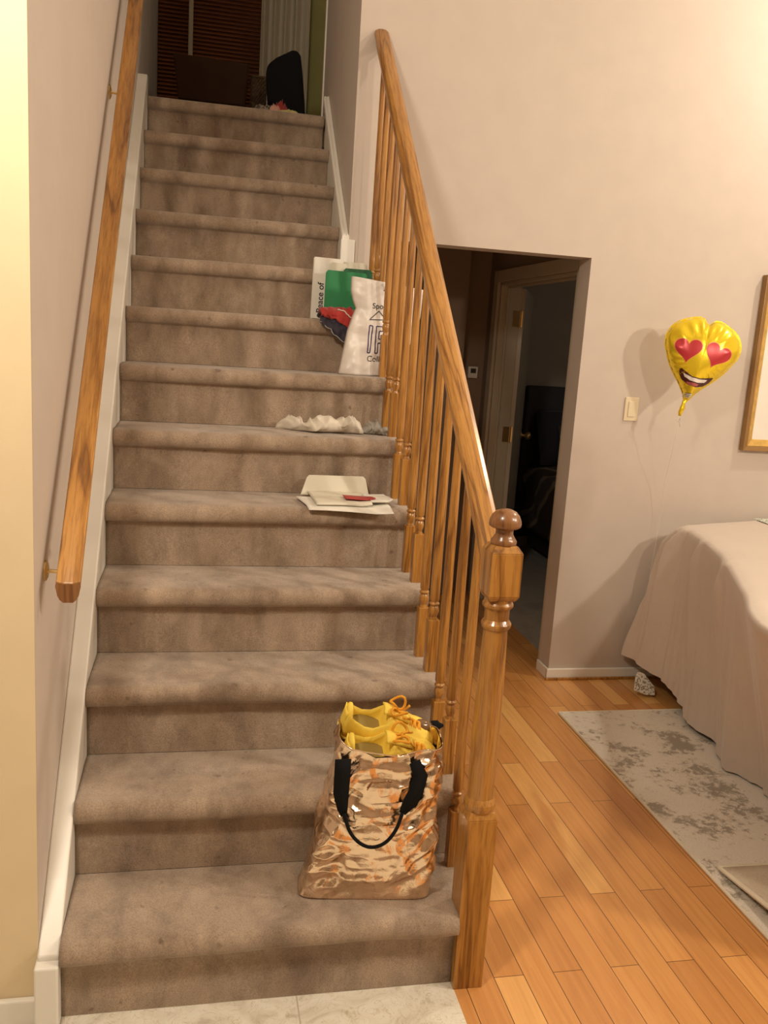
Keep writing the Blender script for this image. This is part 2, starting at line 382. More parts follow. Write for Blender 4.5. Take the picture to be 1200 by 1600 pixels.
# newel: square base, turned shaft, square block
b.box(NX-HW, NX+HW, NY-HW, NY+HW, 0, .435)
def sq(z0, r0, z1, r1):      # square frustum for chamfers
    b.add([(NX+sx*r, NY+sy*r, z) for z, r in ((z0, r0), (z1, r1)) for sx, sy in ((-1, -1), (1, -1), (1, 1), (-1, 1))],
          [(0, 1, 5, 4), (1, 2, 6, 5), (2, 3, 7, 6), (3, 0, 4, 7), (4, 5, 6, 7), (3, 2, 1, 0)])
sq(.435, HW, .452, HW*.80)
pr = [(.030, .445), (.0345, .452), (.0375, .462), (.0375, .470), (.034, .477), (.031, .482), (.0305, .495),
      (.0305, .51), (.0315, .56), (.0315, .65), (.030, .76), (.0275, .86), (.0265, .885), (.031, .888), (.0335, .894), (.0335, .899), (.030, .904), (.0275, .908),
      (.0275, .930), (.030, .934), (.0345, .938), (.0345, .944), (.031, .948), (.030, .958)]
b.lathe(NX, NY, pr, 40)
sq(.955, HW*.82, .966, HW); b.box(NX-HW, NX+HW, NY-HW, NY+HW, .966, 1.063); sq(1.063, HW, 1.078, HW*.72)
newel = b.build('newel_post', 'oak', rl, bevel=.0018)
for p in newel.data.polygons: p.use_smooth = False
b = MB(); b.lathe(NX, NY, [(.027, 1.076), (.0285, 1.081), (.0285, 1.086), (.024, 1.092), (.0195, 1.100), (.019, 1.108), (.021, 1.113), (.030, 1.115), (.0345, 1.118), (.0355, 1.123), (.0345, 1.131), (.030, 1.142), (.0225, 1.150), (.012, 1.155), (.001, 1.1565)], 40)
fin = b.build('finial', 'oakcap', rl, smooth=True); fin.location = (0, 0, 0); fin.parent = newel
RP = [(-.020, 0), (.020, 0), (.021, .010), (.017, .018), (.019, .026), (.028, .034), (.0295, .046), (.026, .058), (.014, .0655), (0, .067), (-.014, .0655), (-.026, .058), (-.0295, .046), (-.028, .034), (-.019, .026), (-.017, .018), (-.021, .010)]
b = MB(); b.sweep(RP, (NX, NY+HW-.004, railz(NY+HW)), (NX, WY-.004, railz(WY)))
b.build('handrail', 'oakrail', rl, bevel=.002)
def baluster(y, z0):
    r = .0155; zt = railz(y)+.006; hb = .155
    b = MB(); b.box(NX+.003-r, NX+.003+r, y-r, y+r, z0, z0+hb)
    z = z0+hb
    L = zt-z
    prof = [(.0125, z-.001), (.009, z+.008), (.0115, z+.014), (.0145, z+.026), (.0125, z+.036), (.0095, z+.040), (.0145, z+.044), (.0145, z+.048), (.010, z+.052), (.0135, z+.058), (.0135, z+.10), (.0130, z+L*.5), (.0105, zt)]
    b.lathe(NX+.003, y, prof, 14)
    o = b.build('baluster', 'oak', rl, bevel=.001)
    for p in o.data.polygons: p.use_smooth = len(p.vertices) == 4 and p.area < .0008
for k in range(1, 9):
    for d in ((.066, .181) if k > 1 else (.181,)): baluster((k-1)*T+d, k*H-.004)

# ------------------------------------------------------------------ wall handrail on the left
hr = thing('handrail', 'golden oak handrail on brass brackets along the left wall', 'handrail', (0, .05, 1.0))
RL = [(x*.87, z) for x, z in [(-.0110, 0), (.0110, 0), (.019, .006), (.024, .015), (.0285, .034), (.027, .043), (.010, .039), (-.010, .039), (-.027, .043), (-.0285, .034), (-.024, .015), (-.019, .006)]]
def lrail(y): return .931+.960*(y-.05)
b = MB(); b.sweep(RL, (.0105, .05, lrail(.05)), (.0105, 2.3, lrail(2.3)))
b.build('rail', 'oakrail', hr, bevel=.002)
b = MB(); b.prism([(x+.0105, z+lrail(.05)-.0015) for x, z in RL], .0465, .0505); b.build('rail_end', 'oakcap', hr)['label'] = 'dark cut end of the rail'
for yb in (.15, 1.45):
    zb = lrail(yb)
    b = MB(); b.tube([(LX+.002, yb-.03, zb-.05), (LX+.03, yb-.03, zb-.052), (.01, yb-.01, zb-.02), (.0155, yb, zb)], .0045)
    b.lathe(0, 0, [(.022, 0), (.022, .004), (.012, .008)], 16, Matrix.Translation((LX, yb-.03, zb-.05)) @ Matrix.Rotation(pi/2, 4, 'Y'))
    b.box(.005, .026, yb-.03, yb+.03, zb-.004, zb+.0)
    b.build('bracket', 'brass', hr, smooth=False)

# ------------------------------------------------------------------ bedroom beyond
dr = thing('bedroom_door', 'off-white bedroom door standing open inside the dark hallway', 'door', (2.045, 3.13, 0))
ph = radians(156); DV = Vector((sin(ph), -cos(ph), 0)); DN = Vector((DV.y, -DV.x, 0))
TD = Matrix.Translation((2.048, 3.135, 0)) @ Matrix((tuple((DV.x, DN.x, 0)), tuple((DV.y, DN.y, 0)), (0, 0, 1))).to_4x4()
b = MB(); b.box(0, .80, -.0175, .0175, .012, 1.83, TD); d_ = b.build('slab', 'shadedwhite', dr, bevel=.002)
for z in (.25, 1.0, 1.66):
    b = MB(); b.box(-.004, .001, -.035, .012, z-.045, z+.045, TD); b.box(2.0-.0, 2.04, DY1-.0195, DY1-.0175, z-.045, z+.045); b.lathe(2.045, DY1-.018, [(.006, z-.048), (.006, z+.048)], 10); b.build('hinge', 'brass', dr)
b = MB()
for s in (-1, 1):
    TK = TD @ Matrix.Translation((.735, s*.0175, .93)) @ Matrix.Rotation(-s*pi/2, 4, 'X')
    b.lathe(0, 0, [(.026, 0), (.026, .006), (.011, .01), (.010, .03), (.024, .042), (.027, .055), (.020, .066), (.004, .07)], 18, TK)
b.build('knob', 'brass', dr, smooth=True)
# bed
bed = thing('bed', 'bed with dark headboard and striped comforter in the dark bedroom', 'bed', (3.35, 3.6, 0))
b = MB(); b.box(2.62, 4.2, 4.42, 4.49, .1, 1.235); b.build('headboard', 'dark', bed, bevel=.02)
b = MB(); b.box(2.72, 4.15, 2.6, 4.41, .05, .34); b.build('bed_base', 'dark', bed, bevel=.01)
b = MB(); b.box(2.70, 4.17, 2.55, 4.41, .34, .60); b.build('mattress', 'greycloth', bed, bevel=.04, seg=4)
def cmat():
    m, nt, bb, N, L = newmat('striped_comforter')
    w = N.new('ShaderNodeTexWave'); w.inputs['Scale'].default_value = 1.3; w.inputs['Distortion'].default_value = 1.5; w.bands_direction = 'DIAGONAL'
    L.new(coord(nt), w.inputs[0]); L.new(ramp(nt, w.outputs['Fac'], [(.35, (.08, .06, .05)), (.45, (.35, .28, .2)), (.7, (.3, .25, .2)), (.8, (.12, .1, .1))]), bb.inputs['Base Color'])
    return m
MAT['comforter'] = cmat()
def comf(u, v):
    y = 2.5+1.75*v; a = u*1.0
    if a < .3: x = 2.62+.03*nz(a*9, y*4, 0); z = .22+(a/.3)*.42
    else: x = 2.62+(a-.3)/.7*1.5; z = .64+.05*sin(min(1, (a-.3)/.2)*pi/2)
    return Vector((x+.04*nz(y*5, z*3, 1), y, z+.035*nz(x*6, y*6, 3)))
b = MB(); b.grid(comf, 30, 40); b.build('comforter', 'comforter', bed, smooth=True, solid=.03)
def pillow(name, cx, cy, cz, w, d, h, tilt, mat, parent):
    b = MB(); TT = Matrix.Translation((cx, cy, cz)) @ Matrix.Rotation(tilt, 4, 'X')
    def f(u, v, s):
        x = (u-.5)*2; y = (v-.5)*2; e = ((1-x**4)*(1-y**4))**.45 if abs(x) < 1 and abs(y) < 1 else 0
        return TT @ Vector((x*w/2, y*d/2, s*e*h/2+.01*nz(x*3, y*3, s)))
    b.grid(lambda u, v: f(u, v, 1), 18, 14); b.grid(lambda u, v: f(u, v, -1), 18, 14); return b.build(name, mat, parent, smooth=True)
tag(pillow('pillow', 3.0, 4.30, .87, .62, .42, .16, radians(65), 'navy', None), 'dark pillow propped against the black headboard', 'pillow')
tag(pillow('pillow', 3.05, 4.14, .83, .48, .36, .14, radians(50), 'comforter', None), 'striped pillow leaning in front of the dark pillow on the bed', 'pillow')
th = thing('thermostat', 'small white thermostat on the dark hall wall', 'thermostat', (1.85, 3.35, 1.34))
b = MB(); b.box(1.822, 1.882, 3.325, 3.35, 1.305, 1.375); b.build('case', 'white', th, bevel=.005)
b = MB(); b.box(1.836, 1.868, 3.323, 3.326, 1.335, 1.362); b.build('display', 'dark', th)

# ------------------------------------------------------------------ upper room
def blind_mat():
    m, nt, bb, N, L = newmat('woven_wood_blind')
    v = coord(nt)
    L.new(ramp(nt, tnoise(nt, coord(nt, (1, 1, 1)), 3, 2), [(.35, (.24, .085, .04)), (.65, (.32, .12, .055))]), bb.inputs['Base Color'])
    bb.inputs['Roughness'].default_value = .6; return m
MAT['blind'] = blind_mat()
b = MB(); b.box(-.04, .66, 4.535, 4.55, 2.9, 4.3); struct(b.build('window_1', 'dark'), 'window hidden behind the brown blind')
bl = thing('window_blind', 'reddish brown wooden slat blind in the upper room', 'blind', (.3, 4.5, 2.9))
b = MB(); zz = 2.72
while zz < 4.4:
    b.box(-.044, .66, 4.47, 4.50, zz, zz+.004, Matrix.Translation((0, 4.485, zz)) @ Matrix.Rotation(radians(38), 4, 'X') @ Matrix.Translation((0, -4.485, -zz))); zz += .024
b.build('slats', 'blind', bl)
b = MB(); b.box(-.044, .66, 4.51, 4.515, 2.72, 4.4); b.build('backing', 'blind', bl)
b = MB(); b.box(.145, .172, 4.455, 4.462, 3.05, 4.4); b.build('tape', 'curtain', bl)['label'] = 'pale vertical ladder tape'
b = MB(); b.grid(lambda u, v: Vector((.60+.30*u+.012*(1-v)*(u-.5), 4.42+.022*sin(u*2*pi*4.5)+.01*nz(u*6, v*3, 0), 2.54+1.9*v)), 90, 12)
tag(b.build('curtain', 'curtain', None, smooth=True, solid=.004), 'cream pleated curtain beside the brown blind', 'curtain')
# brown chair with its back to the stairs
MAT['wicker'] = rug_mat('wicker_weave', (.16, .10, .05), (.11, .07, .035), (.06, .035, .02), .42, .58)
ch = thing('armchair', 'dark brown square-backed chair in front of the blind at the top of the stairs', 'chair', (.30, 3.6, 2.531))
b = MB(); b.prism([(.115, 2.70), (.475, 2.70), (.492, 2.922), (.086, 2.93)], 3.48, 3.54); b.build('backrest', 'brown', ch, bevel=.012, seg=3)
b = MB(); b.box(.11, .48, 3.54, 3.95, 2.80, 2.88); b.build('seat', 'brown', ch, bevel=.02, seg=3)
for x in (.125, .445):
    for y in (3.49, 3.90): b = MB(); b.box(x, x+.03, y, y+.03, 2.531, 2.81); b.build('leg', 'brown', ch, bevel=.003)
bk = thing('wicker_basket', 'wicker basket beside the brown chair upstairs', 'basket', (.535, 3.45, 2.531))
def bask(u, v):
    a = 2*pi*u; c, s_ = cos(a), sin(a); q = 1/max(abs(c), abs(s_))**.8; w = .038*(1+.12*v)+.002*sin(v*pi*26+(int(u*36) % 2)*pi)
    return Vector((.542+w*q*c, 3.45+w*2*q*s_, 2.531+.30*v))
b = MB(); b.grid(bask, 36, 52, wrap=True); b.f.append(tuple(range(36))); b.build('woven_body', 'wicker', bk, smooth=False)
b = MB(); b.tube([bask(i/36, 1) for i in range(37)], .006); b.build('rim', 'wicker', bk, smooth=True)
# black chair
bc = thing('office_chair', 'black padded chair back beside the curtain at the top of the stairs', 'chair', (.66, 3.05, 2.531))
pl = [(.565, 2.62), (.758, 2.56), (.752, 2.64), (.735, 2.78), (.722, 2.86), (.703, 2.885), (.675, 2.88), (.60, 2.838), (.558, 2.80), (.553, 2.76), (.557, 2.70)]
b = MB(); b.prism(pl, 3.0, 3.045); b.build('backrest', 'black', bc, bevel=.018, seg=4)
b = MB(); b.box(.57, .75, 3.05, 3.30, 2.62, 2.66); b.build('seat', 'black', bc, bevel=.015, seg=3)
for x in (.59, .72):
    for y in (3.08, 3.27): b = MB(); b.box(x, x+.018, y, y+.018, 2.531, 2.625); b.build('leg', 'black', bc)

# ------------------------------------------------------------------ crumpled cloth builder
def heap(name, cx, cy, z, lx, ly, hh, mat, label, cat, seed=0, rot=0, group=None, nfold=5, parent=None):
    def f(u, v):
        x = (u-.5)*2; y = (v-.5)*2
        r = min(1, sqrt(x*x+y*y)/(1+.12*nz(x*2, y*2, seed)))
        e = max(0, 1-r**3)**.6
        ang = atan2(y, x); wob = 1+.16*nz(cos(ang)*1.7, sin(ang)*1.7, seed+5)
        fold = abs(nz(x*1.6+seed, y*2.4, seed*1.3)); fold2 = abs(nz(x*nfold*.9, y*nfold, seed+9))
        zz_ = e*hh*(.32+1.15*(1-2.2*fold)*.6+.45*(fold2-.2))
        # map the square to a disc so that the rim is round
        sx = x*sqrt(max(0, 1-y*y/2)); sy = y*sqrt(max(0, 1-x*x/2))
        px, py = sx*lx/2*wob, sy*ly/2*wob
        return Vector((cx+px*cos(rot)-py*sin(rot), cy+px*sin(rot)+py*cos(rot), z+max(.001, zz_)))
    b = MB(); b.grid(f, 64, 40); n = len(b.v)
    w = 65; rim = [i for i in range(w)]+[j*w+64 for j in range(1, 41)]+[40*w+i for i in range(63, -1, -1)]+[j*w for j in range(39, 0, -1)]
    base = [Vector((b.v[i].x, b.v[i].y, z)) for i in rim]
    b.v += base; m = len(rim)
    for i in range(m): b.f.append((rim[i], rim[(i+1) % m], n+(i+1) % m, n+i))
    b.f.append(tuple(n+i for i in range(m)))
    o = b.build(name, mat, parent, smooth=True)
    return tag(o, label, cat, group) if label else o
UZ = 2.531
def speck(name, c1, c2):
    m, nt, bb, N, L = newmat(name)
    L.new(ramp(nt, tnoise(nt, coord(nt), 110, 2, .5), [(.42, c1), (.5, c2)]), bb.inputs['Base Color']); return m
MAT['specgrey'] = speck('speckled_grey', (.04, .035, .03), (.30, .25, .19))
heap('crumpled_clothes', .545, 2.90, UZ, .15, .12, .055, 'specgrey', 'grey speckled garment heaped at the landing edge', 'clothes', 3)
heap('crumpled_clothes', .628, 2.92, UZ, .085, .10, .085, 'red', 'red cloth bunched against the black chair on the landing', 'clothes', 8)
heap('crumpled_clothes', .590, 2.82, UZ, .06, .05, .045, 'pinkcloth', 'small pink cloth in front of the red one on the landing', 'clothes', 5)
heap('crumpled_clothes', .655, 2.81, UZ, .11, .05, .022, 'yellowcloth', 'pale yellow cloth lying flat on the landing edge', 'clothes', 12)
heap('slipper', .80, 2.90, UZ, .06, .12, .03, 'brown', 'dark slipper at the right end of the landing', 'slipper', 2)

# ------------------------------------------------------------------ things on the stairs
def font_obj(txt, size, mat, parent, Tm, name='lettering', ext=.0004, bold=0):
    c = bpy.data.curves.new(name, 'FONT'); c.body = txt; c.size = size; c.extrude = ext; c.offset = bold
    tmp = bpy.data.objects.new(name, c); COL.objects.link(tmp)
    dg = bpy.context.evaluated_depsgraph_get(); me = bpy.data.meshes.new_from_object(tmp.evaluated_get(dg))
    COL.objects.unlink(tmp); bpy.data.objects.remove(tmp)
    me.transform(Tm); me.materials.clear(); me.materials.append(MAT[mat])
    o = bpy.data.objects.new(name, me); COL.objects.link(o)
    if parent: o.parent = parent; o.location = -parent.location if parent.parent is None else (0, 0, 0)
    return o
FRONT = Matrix.Rotation(pi/2, 4, 'X')          # text plane facing -y
MAT['ink'] = plain('black_ink', (.015, .013, .015), .6); MAT['purple'] = plain('purple_ink', (.035, .01, .10), .5)
MAT['paper'] = plain('white_paper', (.80, .77, .70), .6, var=.02); MAT['cream'] = plain('cream_card', (.74, .70, .58), .6, var=.02)
MAT['green'] = plain('green_card', (.015, .22, .075), .5); MAT['dgreen'] = plain('dark_green_card', (.01, .10, .035), .5)
MAT['redink'] = plain('red_print', (.42, .05, .05), .5)
# white plastic shopping bag standing on tread 7, squeezed between two balusters
sb = thing('plastic_bag', 'white printed plastic shopping bag standing against the balusters halfway up', 'bag', (.86, 1.50, 7*H))
z7 = 7*H
Lf = [(0, .762), (.1, .768), (.25, .778), (.45, .790), (.6, .806), (.68, .818), (.76, .806), (.85, .797), (1, .797)]
Rt = [(0, .935), (.1, .96), (.2, .985), (.35, 1.025), (.5, 1.052), (.7, 1.062), (1, 1.066)]
def interp(tab, t):
    for (a, x), (c, y) in zip(tab, tab[1:]):
        if t <= c: return x+(y-x)*(t-a)/(c-a)
    return tab[-1][1]
BH = .352
def bagsurf(u, v, s):
    x = interp(Lf, v)+(interp(Rt, v)-interp(Lf, v))*u
    th_ = .042*(1-.45*v)*(max(0, 1-abs(2*u-1)**3))**.5
    if x > .86: th_ *= max(.45, 1-(x-.86)*6)
    cr = .007*nz(x*14, v*6, s)+.004*nz(x*30, v*13, s+4)-.006*abs(nz(x*9+v*6, v*5, 7))
    top = BH-.03*u
    return Vector((x, 1.503-s*th_+(cr if s > 0 else -cr)*(1 if 0 < u < 1 else 0)-.02*(1-v)*(1-u)+.012*(1-u), z7+.001+top*v))
b = MB(); b.grid(lambda u, v: bagsurf(u, v, 1), 50, 50); b.grid(lambda u, v: bagsurf(u, v, -1), 50, 50)
n = 51*51
for i in range(50): b.f.append((i, i+1, n+i+1, n+i))
MAT['plastic'] = plain('white_plastic', (.82, .77, .72), .35, var=.02, bmp=.2, bscale=25)
body = b.build('bag_body', 'plastic', sb, smooth=True, solid=.0015)
def drape(o, off=.0016):            # push printed mesh onto the bag's front surface
    for vt in o.data.vertices:
        x, z = vt.co.x, vt.co.z; v = min(1, max(0, (z-z7)/BH))
        a, c = interp(Lf, v), interp(Rt, v); u = min(1, max(0, (x-a)/(c-a))); v2 = min(1, (z-z7)/(BH-.03*u))
        vt.co.y = bagsurf(u, v2, 1).y-off+(vt.co.y-1.4)*1
def front_text(txt, x, z, size, mat, name='lettering', bold=0):
    o = font_obj(txt, size, mat, sb, Matrix.Translation((x, 1.4, z)) @ FRONT, name, bold=bold)
    bm = bmesh.new(); bm.from_mesh(o.data); bmesh.ops.subdivide_edges(bm, edges=[e for e in bm.edges if e.calc_length() > .008], cuts=2); bm.to_mesh(o.data); bm.free()
    drape(o); return o
front_text('Spo', .874, z7+.243, .028, 'ink'); front_text('Colle', .861, z7+.052, .030, 'ink')
def strip(pts, w, mat, name):
    b = MB()
    for p, q in zip(pts, pts[1:]):
        P, Q = Vector((p[0], 0, p[1])), Vector((q[0], 0, q[1])); d = (Q-P).normalized(); nn = Vector((-d.z, 0, d.x))*w/2
        m = 6
        for i in range(m):
            A, B = P.lerp(Q, i/m), P.lerp(Q, (i+1)/m)
            b.add([A-nn+Vector((0, 1.4, 0)), B-nn+Vector((0, 1.4, 0)), B+nn+Vector((0, 1.4, 0)), A+nn+Vector((0, 1.4, 0))], [(0, 1, 2, 3)])
    o = b.build(name, mat, sb); drape(o, .0022); return o
strip([(.868, z7+.205), (.90, z7+.235), (.93, z7+.205), (.865, z7+.202)], .003, 'ink', 'printed_emblem')
strip([(.862, z7+.083), (.871, z7+.083), (.879, z7+.18), (.867, z7+.182), (.862, z7+.083)], .004, 'purple', 'printed_letter')
strip([(.890, z7+.083), (.893, z7+.18), (.945, z7+.18), (.945, z7+.165), (.905, z7+.163), (.903, z7+.135), (.93, z7+.133), (.93, z7+.12), (.902, z7+.12), (.900, z7+.083), (.890, z7+.083)], .004, 'purple', 'printed_letter')
b = MB(); b.tube([bagsurf(.42, .97, 1)+Vector((0, -.004, 0)), Vector((.91, 1.455, z7+.31)), Vector((.93, 1.45, z7+.322)), bagsurf(.62, .97, 1)+Vector((0, -.004, 0))], .005); b.build('handle', 'plastic', sb, smooth=True)

# papers, book and folders standing on tread 8
z8 = 8*H
def slab(name, x0, x1, y, th_, z1, mat, label, cat, lean=.0, roll=0):
    t = thing(name, label, cat, ((x0+x1)/2, y, z8))
    TT = Matrix.Translation(((x0+x1)/2, y, z8+.002)) @ Matrix.Rotation(roll, 4, 'Y') @ Matrix.Rotation(-lean, 4, 'X')
    return t, TT, (x1-x0)/2, z1-z8
t, TT, hw, hh = slab('picture_book', .685, .800, 1.775, .03, 1.792, 'paper', 'tall white book standing upright with a vertical title, left of the green folder', 'book', .05, .02)
b = MB(); b.box(-hw, hw, -.014, -.011, 0, hh, TT); b.box(-hw, hw, .011, .014, 0, hh, TT); b.build('cover', 'paper', t, bevel=.001)
b = MB(); b.box(-hw+.004, hw-.004, -.011, .011, .003, hh-.003, TT); b.build('pages', 'cream', t)
font_obj('Peace of', .034, 'ink', t, TT @ Matrix.Translation((-hw+.042, -.0148, .022)) @ FRONT @ Matrix.Rotation(pi/2, 4, 'Z'), bold=.0004)
def flat(name, x0, x1, y, th_, z1, mat, label, cat, lean, roll=0, n=1):
    t, TT, hw, hh = slab(name, x0, x1, y, th_, z1, mat, label, cat, lean, roll)
    t2 = MB(); t2.prism([(-hw, 0), (hw, 0), (hw, hh-.01), (hw-.008, hh), (-hw+.008, hh), (-hw, hh-.01)], -th_/2, th_/2, TT)
    bpy.data.objects.remove(t); o = t2.build(name, mat, None, bevel=.0008); return tag(o, label, cat)
flat('folder', .80, .905, 1.80, .006, 1.786, 'cream', 'cream folder standing behind the green folder, nearest the baluster', 'folder', .04)
flat('paper_sheaf', .742, .812, 1.742, .008, 1.776, 'cream', 'sheaf of white papers sticking up behind the green folder', 'paper', .06, .03)
flat('folder', .800, .915, 1.725, .004, 1.757, 'dgreen', 'dark green folder whose edge shows above the white bag', 'folder', .06)
flat('folder', .724, .885, 1.690, .008, 1.742, 'green', 'bright green folder standing between the white book and the white bag', 'folder', .08, .02)
# red and navy garment hanging over the nosing of step 8
gm = thing('jacket', 'red and navy garment draped over the step in front of the green folder', 'jacket', (.76, 1.6, z8))
def garm(u, v, dx=0, off=0):
    # v 0 at the back (tread) -> 1 hanging in front of the nosing
    x = .695+.125*u+dx
    L_ = .03+.09*v*(.25+.9*u)
    s_ = v
    if s_ < .45: y = 1.655-.085*s_/.45; z = z8+.012+.03*sin(s_/.45*pi*.9)*(.6+.6*u)
    else: q = (s_-.45)/.55; y = 1.566-.012*q; z = z8+.014-(.025+.10*u)*q
    return Vector((x+.006*nz(u*6, v*5, 1), y-off+.012*nz(u*7+dx*40, v*8, 4)-.006, z+.010*nz(u*8, v*7, 9)+off*.5))
b = MB(); b.grid(garm, 30, 30); b.build('body', 'navy', gm, smooth=True, solid=.006)
b = MB(); b.grid(lambda u, v: garm(.02+.98*u, .16+.34*v+.22*u, 0, .010), 24, 16); b.build('red_panel', 'red', gm, smooth=True, solid=.005)
b = MB(); b.grid(lambda u, v: garm(.0+.35*u, .1+.5*v, 0, .012), 14, 14); b.build('sleeve', 'red', gm, smooth=True, solid=.01)
b = MB(); b.tube([garm(i/16, .99, 0, .004) for i in range(17)], .0018, 6); b.build('piping', 'greycloth', gm, smooth=True)
b = MB(); b.tube([garm(.5+.5*i/12, .36+.16*i/12, 0, .016) for i in range(13)], .0022, 6); b.build('piping', 'whitecloth', gm, smooth=True)

# towel and sock on tread 6
z6 = 6*H-.001
def ribbon(name, path, w, hh, mat, label, cat, seed, z):
    m = len(path)
    def f(u, v):
        i = u*(m-1); a = int(min(i, m-2)); t_ = i-a; c = Vector(path[a]).lerp(Vector(path[a+1]), t_)
        ww = (w[a]+(w[a+1]-w[a])*t_)
        q = 2*pi*v; e = sin(u*pi)**.35 if 0 < u < 1 else .0
        y = c.y+ww*.5*cos(q)*e; zz_ = hh*(.55+.5*nz(u*4.5, 0, seed)+.15)*(.5+.5*sin(q))*e
        zz_ = max(0, zz_*(1-.9*abs(nz(u*9, v*4, seed+3)))); 
        return Vector((c.x+.012*nz(u*9, v*5, seed+1), y+.010*nz(u*10, v*6, seed+2), z+zz_))
    b = MB(); b.grid(f, 90, 28); return tag(b.build(name, mat, None, smooth=True), label, cat)
ribbon('towel', [(.528, 1.335), (.60, 1.30), (.66, 1.285), (.73, 1.29), (.80, 1.28), (.828, 1.27)], [.03, .08, .13, .10, .12, .06], .085, 'whitecloth', 'crumpled white cloth lying across the sixth step', 'cloth', 3, z6)
ribbon('sock', [(.825, 1.30), (.87, 1.285), (.915, 1.26)], [.07, .08, .05], .062, 'greycloth', 'grey crumpled sock at the baluster end of the sixth step', 'sock', 11, z6)

# mail on tread 5
z5 = 5*H+.001
def sheet(name, pts, mat, label, cat, th_=.0015, group=None):     # pts: outline (x,y); drops over the nosing where y < .885
    xs = [p[0] for p in pts]; ys = [p[1] for p in pts]
    A, B, C_, D = [Vector((p[0], p[1], 0)) for p in pts]
    def f(u, v):
        p = A.lerp(B, u).lerp(D.lerp(C_, u), v)
        z = zz0+.004*nz(p.x*9, p.y*9, zz0*50); dy = .90-p.y
        if dy > 0: z -= dy*dy*3.2+dy*.15
        return Vector((p.x, p.y, z+.006*max(0, u-.8)*5*(1-v)))
    b = MB(); b.grid(f, 24, 20); return tag(b.build(name, mat, None, smooth=True, solid=th_), label, cat, group)
zz0 = z5+.008; sheet('paper_sheet', [(.60, .865), (.862, .845), (.84, 1.04), (.575, 1.03)], 'paper', 'lowest white sheet of the mail, its front edge curling over the fifth step', 'paper', .002)
zz0 = z5+.016; sheet('magazine', [(.625, .885), (.80, .88), (.80, 1.09), (.62, 1.09)], 'cream', 'folded white flyer on top of the loose sheet on the fifth step', 'paper', .005)
zz0 = z5+.024; sheet('envelope', [(.72, .915), (.815, .91), (.815, .975), (.72, .98)], 'redink', 'red printed envelope on the mail pile of the fifth step', 'envelope', .002)
zz0 = z5+.022; sheet('envelope', [(.80, .90), (.868, .90), (.862, 1.02), (.79, 1.02)], 'paper', 'small white envelope at the right end of the mail pile', 'envelope', .006)
b = MB()
cp = [(-.115, 0), (.115, 0), (.105, .062), (.097, .070), (-.085, .070), (-.093, .062)]
b.prism(cp, -.003, .003, Matrix.Translation((.712, 1.085, z5+.004)) @ Matrix.Rotation(radians(-28), 4, 'X'))
tag(b.build('card', 'cream', None, bevel=.001), 'blank white card leaning on the riser behind the mail', 'card')

# ------------------------------------------------------------------ rose gold tote on the first step
BC = Vector((.681, .118, H)); BR = Matrix.Translation(BC) @ Matrix.Rotation(radians(-7.0), 4, 'Z')
tb = thing('tote_bag', 'shiny rose gold tote bag with black handles on the lowest step', 'bag', BC)
TH = .385
def tote(u, v, inner=0):
    a = 2*pi*u; c, s_ = cos(a), sin(a)
    e = .28
    cx_ = abs(c)**e*(1 if c > 0 else -1); sy_ = abs(s_)**(e*1.3)*(1 if s_ > 0 else -1)
    hw_l = .158-.075*v**.8; hw_r = .158+.006*sin(v*3)-.0*v
    hw_ = hw_l if cx_ < 0 else hw_r
    hd = .060+.012*v+.010*sin(v*pi)
    if inner: hw_ -= .004; hd -= .004
    x = cx_*hw_ + .004*v; y = sy_*hd
    front = max(0, -sy_); 
    ht = TH*(1+.0*v)
    sagf = 0
    if v > .8:
        mid = exp(-((x-.03)/.045)**2)*front
        sagf = -.028*mid*(v-.8)/.2; 
        sagf += .030*max(0, (-x-.05)/.03)*(v-.8)/.2*(0.6 if x < -.05 else 0)
    lean = .008*v
    P = Vector((x, y+lean, ht*v+sagf))
    # crumples: ridged noise creases, diagonal
    A_, B_ = x*.64+P.z*.77, x*.77-P.z*.64                  # along and across the diagonal pulls
    q1 = abs(nz(A_*2.4, y*4, B_*15)); q2 = abs(nz(A_*9+3, y*9, B_*26+5)); q3 = abs(nz(x*15+P.z*8, y*12, P.z*19-x*6)); q4 = nz(x*40, y*30, P.z*40)
    amp = min(1, v*7)*min(1, (1.02-v)*7+.25)
    d = (-.030*q1 - .016*q2 - .016*q3+.0016*q4+.014)*amp
    nrm = Vector((cx_*.5, sy_, 0)).normalized()
    if inner: nrm = nrm*.98
    P += nrm*d
    P.z = max(.001, P.z)
    return BR @ P
b = MB(); b.grid(lambda u, v: tote(u, v), 260, 150, wrap=True)
b.f.append(tuple(range(260)))
b.build('bag_body', 'rosegold', tb, smooth=True)
b = MB(); b.grid(lambda u, v: tote(u, .55+.45*v, 1), 120, 40, wrap=True); b.build('lining', 'rosegold', tb, smooth=True)
def tfront(x, zf, off=.006):      # point on the front face of the tote at local x, height fraction
    best = None
    for i in range(131, 260):
        u = i/260; P = BR.inverted() @ tote(u, zf)
        if best is None or abs(P.x-x) < best[0]: best = (abs(P.x-x), P)
    P = best[1].copy(); P.x = x; P.y -= off; return BR @ P
